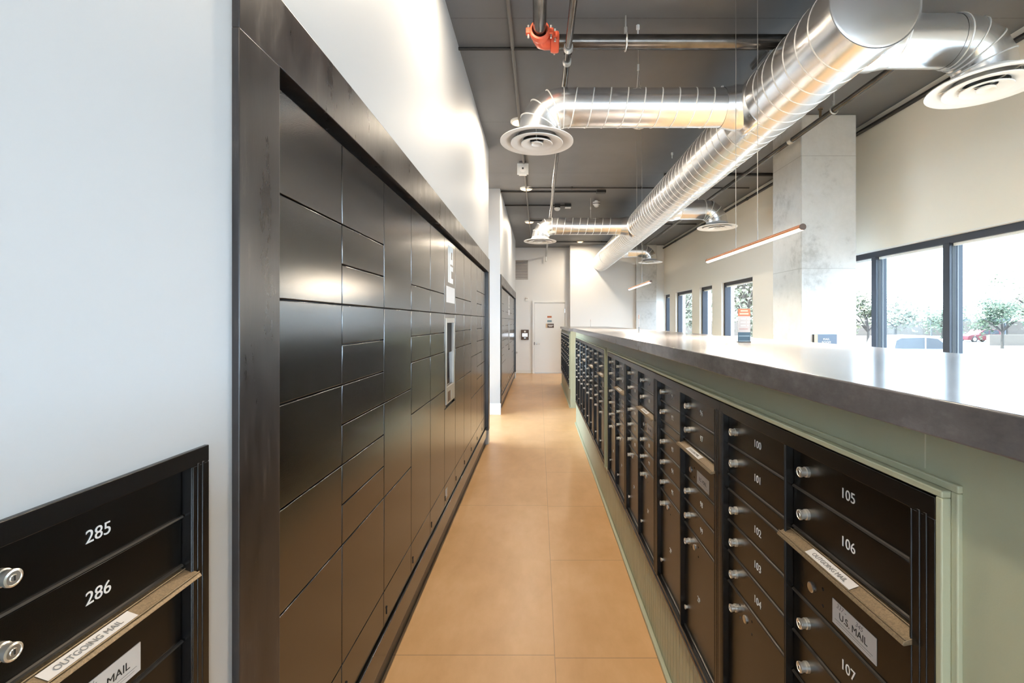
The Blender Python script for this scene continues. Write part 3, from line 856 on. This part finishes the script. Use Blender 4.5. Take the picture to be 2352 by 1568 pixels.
def downlight(x, y, label):
    t = thing('downlight', label, 'light', (x, y, CEIL - .001), 0, 'round warm downlights on the ceiling')
    MB().lathe([(.105, 0), (.105, -.014), (.098, -.022), (.084, -.024), (.084, -.015)], (0, 0, 0), 32).build('trim_ring', M['plastic_white'], t)
    MB().lathe([(0, -.034), (.06, -.032), (.084, -.022), (.084, -.015)], (0, 0, 0), 32).build('lens', M['lamp_disc'], t)
    l = bpy.data.lights.new('downlight_lamp', 'AREA'); l.shape = 'DISK'; l.size = .16; l.energy = DISC_W; l.color = (1, .85, .66)
    o = bpy.data.objects.new('downlight_lamp', l); COL.objects.link(o); o.parent = t; o.location = (0, 0, -.04)
    return t
dl = ['round warm downlight behind the camera end of the ceiling conduit', 'round warm downlight over the aisle next to the red elbow', 'round warm downlight beside the aisle diffuser elbow',
      'round warm downlight just past the white square sensor', 'round warm downlight beside the second aisle diffuser']
for k, yy in enumerate((0, 2.54, 5.1, 7.66, 10.22)): downlight(-.215, yy, dl[k])
downlight(1.15, 12.74, 'round warm downlight in front of the white back wall box')

t = thing('sensor_panel', 'white square ceiling sensor on the grey conduit', 'sensor', (-.227, 6.4, CEIL - .005))
MB().box(-.08, .08, -.012, .012, -.175, -.02).box(-.055, .055, -.01, .012, -.19, -.17).build('housing', M['plastic_white'], t, bevel=.005)
MB().lathe([(.045, 0), (.05, -.006), (.03, -.012), (0, -.014)], (0, -.012, -.095), 24, 'y').build('lens_ring', M['diffuser'], t)
MB().lathe([(.014, -.01), (.012, -.02), (0, -.024)], (0, -.012, -.095), 16, 'y').build('sensor_eye', M['plastic_dark'], t)
MB().box(-.05, .05, -.03, .03, -.022, .0).build('mount', M['conduit_grey'], t, bevel=.003)

t = thing('smoke_detector', 'white smoke detector hanging beyond the black junction box', 'detector', (1.066, 8.44, CEIL - .002))
MB().lathe([(.035, 0), (.035, -.02), (.068, -.03), (.068, -.075), (.05, -.085), (.042, -.11), (.02, -.125), (0, -.128)], (0, 0, 0), 28).build('body', M['plastic_white'], t)
MB().lathe([(.0685, -.06), (.0695, -.062), (.0695, -.07), (.0685, -.072)], (0, 0, 0), 28, 'z', True).build('vent_band', M['plastic_dark'], t)
t = thing('detector_disc', 'flat white disc on the ceiling below the first branch duct', 'detector', (1.15, 5.22, CEIL - .001))
MB().lathe([(.07, 0), (.072, -.012), (.05, -.02), (.02, -.022), (.012, -.04), (0, -.042)], (0, 0, 0), 28).build('cover', M['plastic_white'], t)
for (x, y, lab) in ((.75, 3.45, 'small white ceiling anchor above the thick crossing pipe'), (1.75, 4.34, 'small white ceiling anchor by the first takeoff of big duct'), (1.77, 6.05, 'small white ceiling anchor between the aisle diffusers')):
    tag(MB().lathe([(.014, 0), (.014, -.03), (.007, -.035), (.007, -.075), (0, -.078)], (x, y, CEIL - .001), 10).build('ceiling_anchor', M['plastic_white']), lab, 'anchor', 'ceiling anchors')

# ------------------------------------------------------------------ linear pendants
def pendant(y0, label):
    Lp, r = 1.17, .014
    t = thing('pendant_light', label, 'light', (1.205, y0, EYE + .432), 0, 'copper linear pendants over the counter')
    MB().sweep([(0, 0, 0), (0, Lp, 0)], r, 20).build('tube', M['wood_pend'], t)
    MB().sweep([(0, -.004, 0), (0, 0, 0)], r + .001, 20).sweep([(0, Lp, 0), (0, Lp + .004, 0)], r + .001, 20).build('end_cap', M['brown_plate'], t)
    m = MB(); n = 8
    for k in range(n):
        a0, a1 = math.radians(205 + 130 * k / n), math.radians(205 + 130 * (k + 1) / n); R = r + .0012
        m.quad((R * math.cos(a0), .006, R * math.sin(a0)), (R * math.cos(a1), .006, R * math.sin(a1)), (R * math.cos(a1), Lp - .006, R * math.sin(a1)), (R * math.cos(a0), Lp - .006, R * math.sin(a0)))
    m.build('led_lens', M['lamp_led'], t)
    for yy in (Lp * .366, Lp * .603):
        MB().sweep([(0, yy, r), (0, yy, CEIL - EYE - .432)], .0016, 6).build('suspension_wire', M['steel'], t)
    l = bpy.data.lights.new('pendant_lamp', 'AREA'); l.shape = 'RECTANGLE'; l.size = .02; l.size_y = Lp - .02; l.energy = PEND_W; l.color = (1, .85, .66)
    o = bpy.data.objects.new('pendant_lamp', l); COL.objects.link(o); o.parent = t; o.location = (0, Lp / 2, -r - .004)
pendant(2.08, 'copper linear pendant lamp in front of the large concrete column')
pendant(4.90, 'copper linear pendant lamp farther along, towards the white back wall'.replace('farther along, towards', 'hanging before'))

# ------------------------------------------------------------------ signs and devices
def sign_stand(x, y, rz, label, zt):
    t = thing('sign_stand', label, 'sign', (x, y, zt), rz, 'upright card signs on the worktops')
    w, h = .058, .165
    MB().box(-w / 2, w / 2, 0, .004, .004, h).build('card', M['sign_grey'], t, smooth=0)
    MB().box(-w / 2, w / 2, -.0008, .0002, h * .78, h).build('top_band', M['sign_orange'], t, smooth=0)
    MB().box(-w / 2, w / 2, -.0008, .0002, .004, h * .30).build('bottom_band', M['sign_teal'], t, smooth=0)
    m = MB(); m.box(-w * .3, w * .3, -.0014, 0, h * .915, h * .96).box(-w * .38, w * .36, -.0014, 0, h * .825, h * .875); m.build('headline_print', M['sign_tan'], t, smooth=0)
    m = MB()
    for q in (.68, .58, .48): m.box(-w * .3, w * .12, -.0012, 0, h * q, h * q + .006).box(w * .22, w * .36, -.0012, 0, h * q, h * q + .006)
    m.build('body_print', M['vent'], t, smooth=0)
    MB().box(-w * .4, w * .3, -.0012, 0, h * .385, h * .41).build('red_print', M['sign_rose'], t, smooth=0)
    m = MB(); m.box(-w * .45, w * .45, -.0014, 0, h * .175, h * .20).box(-w * .45, w * .45, -.0014, 0, h * .03, h * .05); m.build('teal_stripe', M['sign_teal_light'], t, smooth=0)
    MB().box(-w / 2, w / 2, -.012, .022, 0, .004).build('foot', M['plastic_dark'], t, bevel=.001)
    return t
sign_stand(1.01, 2.24, -.1, 'orange, grey and teal card sign standing mid worktop before the windows', 1.4725)
sign_stand(.955, 4.35, 1.25, 'narrow card sign seen nearly edge-on farther along the near worktop'.replace('farther along', 'beyond the orange one on'), 1.4725)
sign_stand(.97, 8.55, 1.42, 'thin card sign seen edge-on on the far worktop', 1.4465)

t = thing('mail_room_sign', 'slate MAIL ROOM sign with wood strip on the concrete column', 'sign', (3.09, 4.93, 1.28))
MB().box(-.125, .127, -.018, -.0005, 0, .155).build('slate_plate', M['sign_slate'], t, bevel=.001)
MB().box(-.120, -.083, -.022, -.017, .001, .154).build('wood_strip', M['sign_wood'], t, smooth=0)
MB().box(-.127, -.120, -.022, -.001, 0, .155).build('dark_edge', M['ink'], t, smooth=0)
for s, z in (('MAIL', .103), ('ROOM', .070)):
    link('sign_lettering', text_mesh(s, .030, M['digits'], 'sign_lettering', .0008, space=1.15), t, (.012, -.0188, z))

def on_back(x0, y0, x1, y1_):
    a, b = px(x0, y0, YB), px(x1, y1_, YB); return a.x, b.x, b.z, a.z
x0, x1, z0, z1 = on_back(1197, 757, 1214.5, 780)
t = thing('entry_panel', 'bronze wall panel with a small lit screen beside the white door', 'intercom', ((x0 + x1) / 2, YB, z0))
w, h = x1 - x0, z1 - z0
MB().box(-w / 2, w / 2, -.03, -.0005, 0, h).build('housing', M['brown_plate'], t, bevel=.004)
MB().box(-w * .33, w * .33, -.032, -.029, h * .32, h * .64).build('display', M['screen_lit'], t, smooth=0)
MB().lathe([(.025, 0), (.03, -.006), (0, -.008)], (0, -.03, h * .82), 20, 'y').build('camera_lens', M['plastic_white'], t)
MB().box(-w * .12, w * .12, -.033, -.029, h * .14, h * .22).build('call_button', M['steel'], t, smooth=0)
x0, x1, z0, z1 = on_back(1180, 597, 1213, 642)
t = thing('vent_grille', 'louvred return air grille high on the back wall', 'vent', ((x0 + x1) / 2, YB, z0))
w, h = x1 - x0, z1 - z0
MB().box(-w / 2, w / 2, -.004, -.0005, 0, h).build('backing', M['vent_gap'], t, smooth=0)
MB().box(-w / 2, -w / 2 + .02, -.016, -.001, 0, h).box(w / 2 - .02, w / 2, -.016, -.001, 0, h).box(-w / 2, w / 2, -.016, -.001, 0, .02).box(-w / 2, w / 2, -.016, -.001, h - .02, h).build('border', M['vent'], t, bevel=.002)
m = MB(); n = 12
for k in range(n):
    zz = .02 + (h - .04) * (k + .5) / n
    m.prism([(-.014, zz - .016), (-.012, zz - .018), (-.003, zz + .012), (-.005, zz + .014)], -w / 2 + .02, w / 2 - .02, 'x')
m.build('louvres', M['vent'], t, smooth=0)
p = px(1210, 687, YB)
t = thing('wall_strobe', 'small white alarm device on the wall above the bronze panel', 'alarm', (p.x, YB, p.z))
MB().box(-.045, .045, -.03, -.0005, -.05, .05).build('housing', M['plastic_white'], t, bevel=.006)
MB().box(-.03, .03, -.045, -.029, .012, .04).build('lens', M['vent'], t, bevel=.004)
p = px(1187, 809, YB)
tag(MB().lathe([(.02, 0), (.02, -.02), (.03, -.03), (.03, -.05), (0, -.055)], (p.x, YB - .0005, p.z), 14, 'y').build('door_holder', M['steel']), 'small dark round holder low on the back wall past the lockers', 'door holder')
for (xa, ya, xb, yb, mt, nm, lab) in ((1257, 725.5, 1267, 729.5, 'sign_orange', 'door_notice', 'small red notice, topmost of three on the white door'),
                                      (1257, 735, 1267.2, 739.5, 'sign_teal_light', 'door_notice', 'small blue notice between the red one and dark plaque')):
    x0, x1, z0, z1 = on_back(xa, ya, xb, yb)
    tag(MB().box(x0, x1, YB - .034, YB - .0302, z0, z1).build(nm, M[mt], smooth=0), lab, 'notice')
x0, x1, z0, z1 = on_back(1253.5, 743, 1272, 752.5)
t = thing('door_plaque', 'dark room plaque with wood strip, lowest sign on the white door', 'sign', ((x0 + x1) / 2, YB - .0302, z0))
w, h = x1 - x0, z1 - z0
MB().box(-w / 2, w / 2, -.012, 0, 0, h).build('plate', M['brown_plate'], t, smooth=0)
MB().box(-w / 2, -w * .30, -.015, -.011, 0, h).build('wood_strip', M['sign_wood'], t, smooth=0)
MB().box(-w * .22, w * .42, -.0135, -.0115, h * .52, h * .66).box(-w * .12, w * .3, -.0135, -.0115, h * .3, h * .42).build('print_rows', M['digits'], t, smooth=0)

# ------------------------------------------------------------------ outside the windows
GZ = -.75
struct(MB().box(3.96, 160, -60, 160, GZ - .2, GZ).build('exterior_ground', M['asphalt'], smooth=0))
struct(MB().box(-60, -4.25, -60, 80, GZ - .2, GZ).box(-4.25, 3.96, -60, YF - .3, GZ - .2, GZ).build('exterior_ground_left', M['asphalt'], smooth=0))

def car(name, label, cx, cy, rz, L, H, paint):
    t = thing(name, label, 'car', (cx, cy, GZ), rz, 'cars parked outside the windows')
    W = 1.8; h = H
    body = [(-.5, .22), (-.5, .50), (-.485, .56), (-.36, .585), (.16, .60), (.40, .56), (.49, .47), (.5, .24), (.5, .16), (-.48, .16)]
    o = MB().prism([(a * L, b * h) for a, b in body], -W / 2, W / 2).build('body', paint, t, bevel=.06, seg=3)
    cab = [(-.47, .56), (-.42, .90), (-.36, .985), (-.10, 1.0), (.02, .965), (.18, .585)]
    MB().prism([(a * L, b * h) for a, b in cab], -W / 2 + .10, W / 2 - .10).build('cabin', paint, t, bevel=.07, seg=3)
    gl = [(-.40, .62), (-.385, .85), (-.34, .92), (-.10, .935), (.005, .90), (.13, .62)]
    for s in (-1, 1):
        g = MB().prism([(a * L, b * h) for a, b in gl], s * (W / 2 - .11), s * (W / 2 - .085)).build('side_window', M['car_glass'], t, smooth=0)
        MB().box(-.12 * L, -.105 * L, *sorted((s * (W / 2 - .09), s * (W / 2 - .08))), .61 * h, .94 * h).build('window_post', paint, g, smooth=0)
    for xx in (-.31, .31):
        for s in (-1, 1):
            w = MB().lathe([(.30, -.10), (.33, -.09), (.33, .09), (.30, .10), (.2, .10), (.2, -.10)], (xx * L, s * (W / 2 - .09), .33), 24, 'y', True).build('wheel', M['tyre'], t)
            MB().lathe([(0, -.09), (.19, -.085), (.2, .085), (0, .09)], (xx * L, s * (W / 2 - .085), .33), 16, 'y').build('hub', M['steel'], w)
    return t
car('car', 'white van-like car with dark side window close outside the big window', 18.9, 22.4, 0, 5.0, 1.66, M['car_white'])
car('car', 'small red hatchback parked far behind the white car', 50.2, 52.0, PI, 4.0, 1.45, M['car_red'])

def tree(label, x, y, H, R, n, leaf, trunk=.12, zc=None, size=.22):
    t = thing('tree', label, 'tree', (x, y, GZ), 0, 'trees outside the windows')
    rnd = random.Random(int(x * 31 + y))
    hc_ = zc or H * .66
    m = MB().sweep([(0, 0, 0), (.05, 0, H * .3), (-.03, .02, H * .55), (.05, 0, H * .8)], [trunk, trunk * .75, trunk * .55, trunk * .2], 9)
    for k in range(6):
        q = rnd.random() * 6.28; m.sweep([(0, 0, H * .33), (.35 * R * math.cos(q), .35 * R * math.sin(q), H * .5), (.7 * R * math.cos(q), .7 * R * math.sin(q), H * .64)], [trunk * .5, trunk * .35, trunk * .12], 6)
    m.build('trunk', M['bark'], t)
    m = MB()
    cl = [(rnd.gauss(0, .42) * R, rnd.gauss(0, .42) * R, hc_ + rnd.gauss(0, .16) * H, (.35 + .3 * rnd.random()) * R) for _ in range(12)]
    for k in range(n):
        c = rnd.choice(cl); d = Vector((rnd.gauss(0, 1), rnd.gauss(0, 1), rnd.gauss(0, .8))).normalized() * c[3] * rnd.random() ** .5
        p = Vector(c[:3]) + d; u = Vector((rnd.gauss(0, 1), rnd.gauss(0, 1), rnd.gauss(0, 1))).normalized(); v = u.orthogonal().normalized()
        s = size * (.5 + rnd.random())
        m.quad(p - u * s * .5, p + v * s * .28, p + u * s * .5, p - v * s * .28)
    m.build('foliage', leaf, t, smooth=0)
tree('leafy young tree on a thin trunk beside the red hatchback', 39.7, 39.0, 4.3, 2.0, 2600, M['leaf'])
tree('pale tree seen at the window edge behind the young tree', 62, 56.0, 8.5, 3.6, 2200, M['leaf_pale'], .2, size=.4)
tree('olive tree behind the low wall beyond the red hatchback', 76, 74, 6.5, 3.6, 2200, M['leaf_pale'], .2, size=.4)
tree('pale tree above the roof of the white car', 36, 46, 5.2, 2.8, 1600, M['leaf_pale'], .15, size=.34)
tree('bushy tree beyond the window mullion behind the white car', 55, 62, 4.6, 3.0, 2000, M['leaf'], .2, size=.34)
tree('small tree in the gap between column and mullion', 26, 36.0, 4.6, 1.8, 1500, M['leaf_pale'], .12, size=.28)
tree('tall bushy tree filling the square window by the card sign', 11.5, 25.5, 8.0, 2.7, 5200, M['leaf_pale'], .2, zc=3.9, size=.26)
tree('tree outside the second square window along the wall', 11.2, 36, 7.0, 2.6, 3000, M['leaf_pale'], .2, zc=3.4, size=.28)
struct(MB().box(22, 110, 74, 74.4, GZ, GZ + 2.4).build('boundary_wall', M['tan_block'], smooth=0)); bpy.data.objects['boundary_wall']['label'] = 'long pale tan boundary wall'
tag(MB().box(43.6, 75, 44.0, 44.35, GZ, GZ + 1.05).build('garden_wall', M['tan_block'], smooth=0), 'low tan block wall behind the young tree', 'wall')
t = thing('carport', 'flat grey carport roof behind the red hatchback', 'carport', (64, 68, GZ))
MB().box(-4.5, 4.5, -2, 2, 2.35, 2.75).build('canopy', M['roof_grey'], t, bevel=.03)
for sx in (-4, 4):
    for sy in (-1.6, 1.6): MB().box(sx - .08, sx + .08, sy - .08, sy + .08, 0, 2.36).build('post', M['roof_grey'], t, smooth=0)
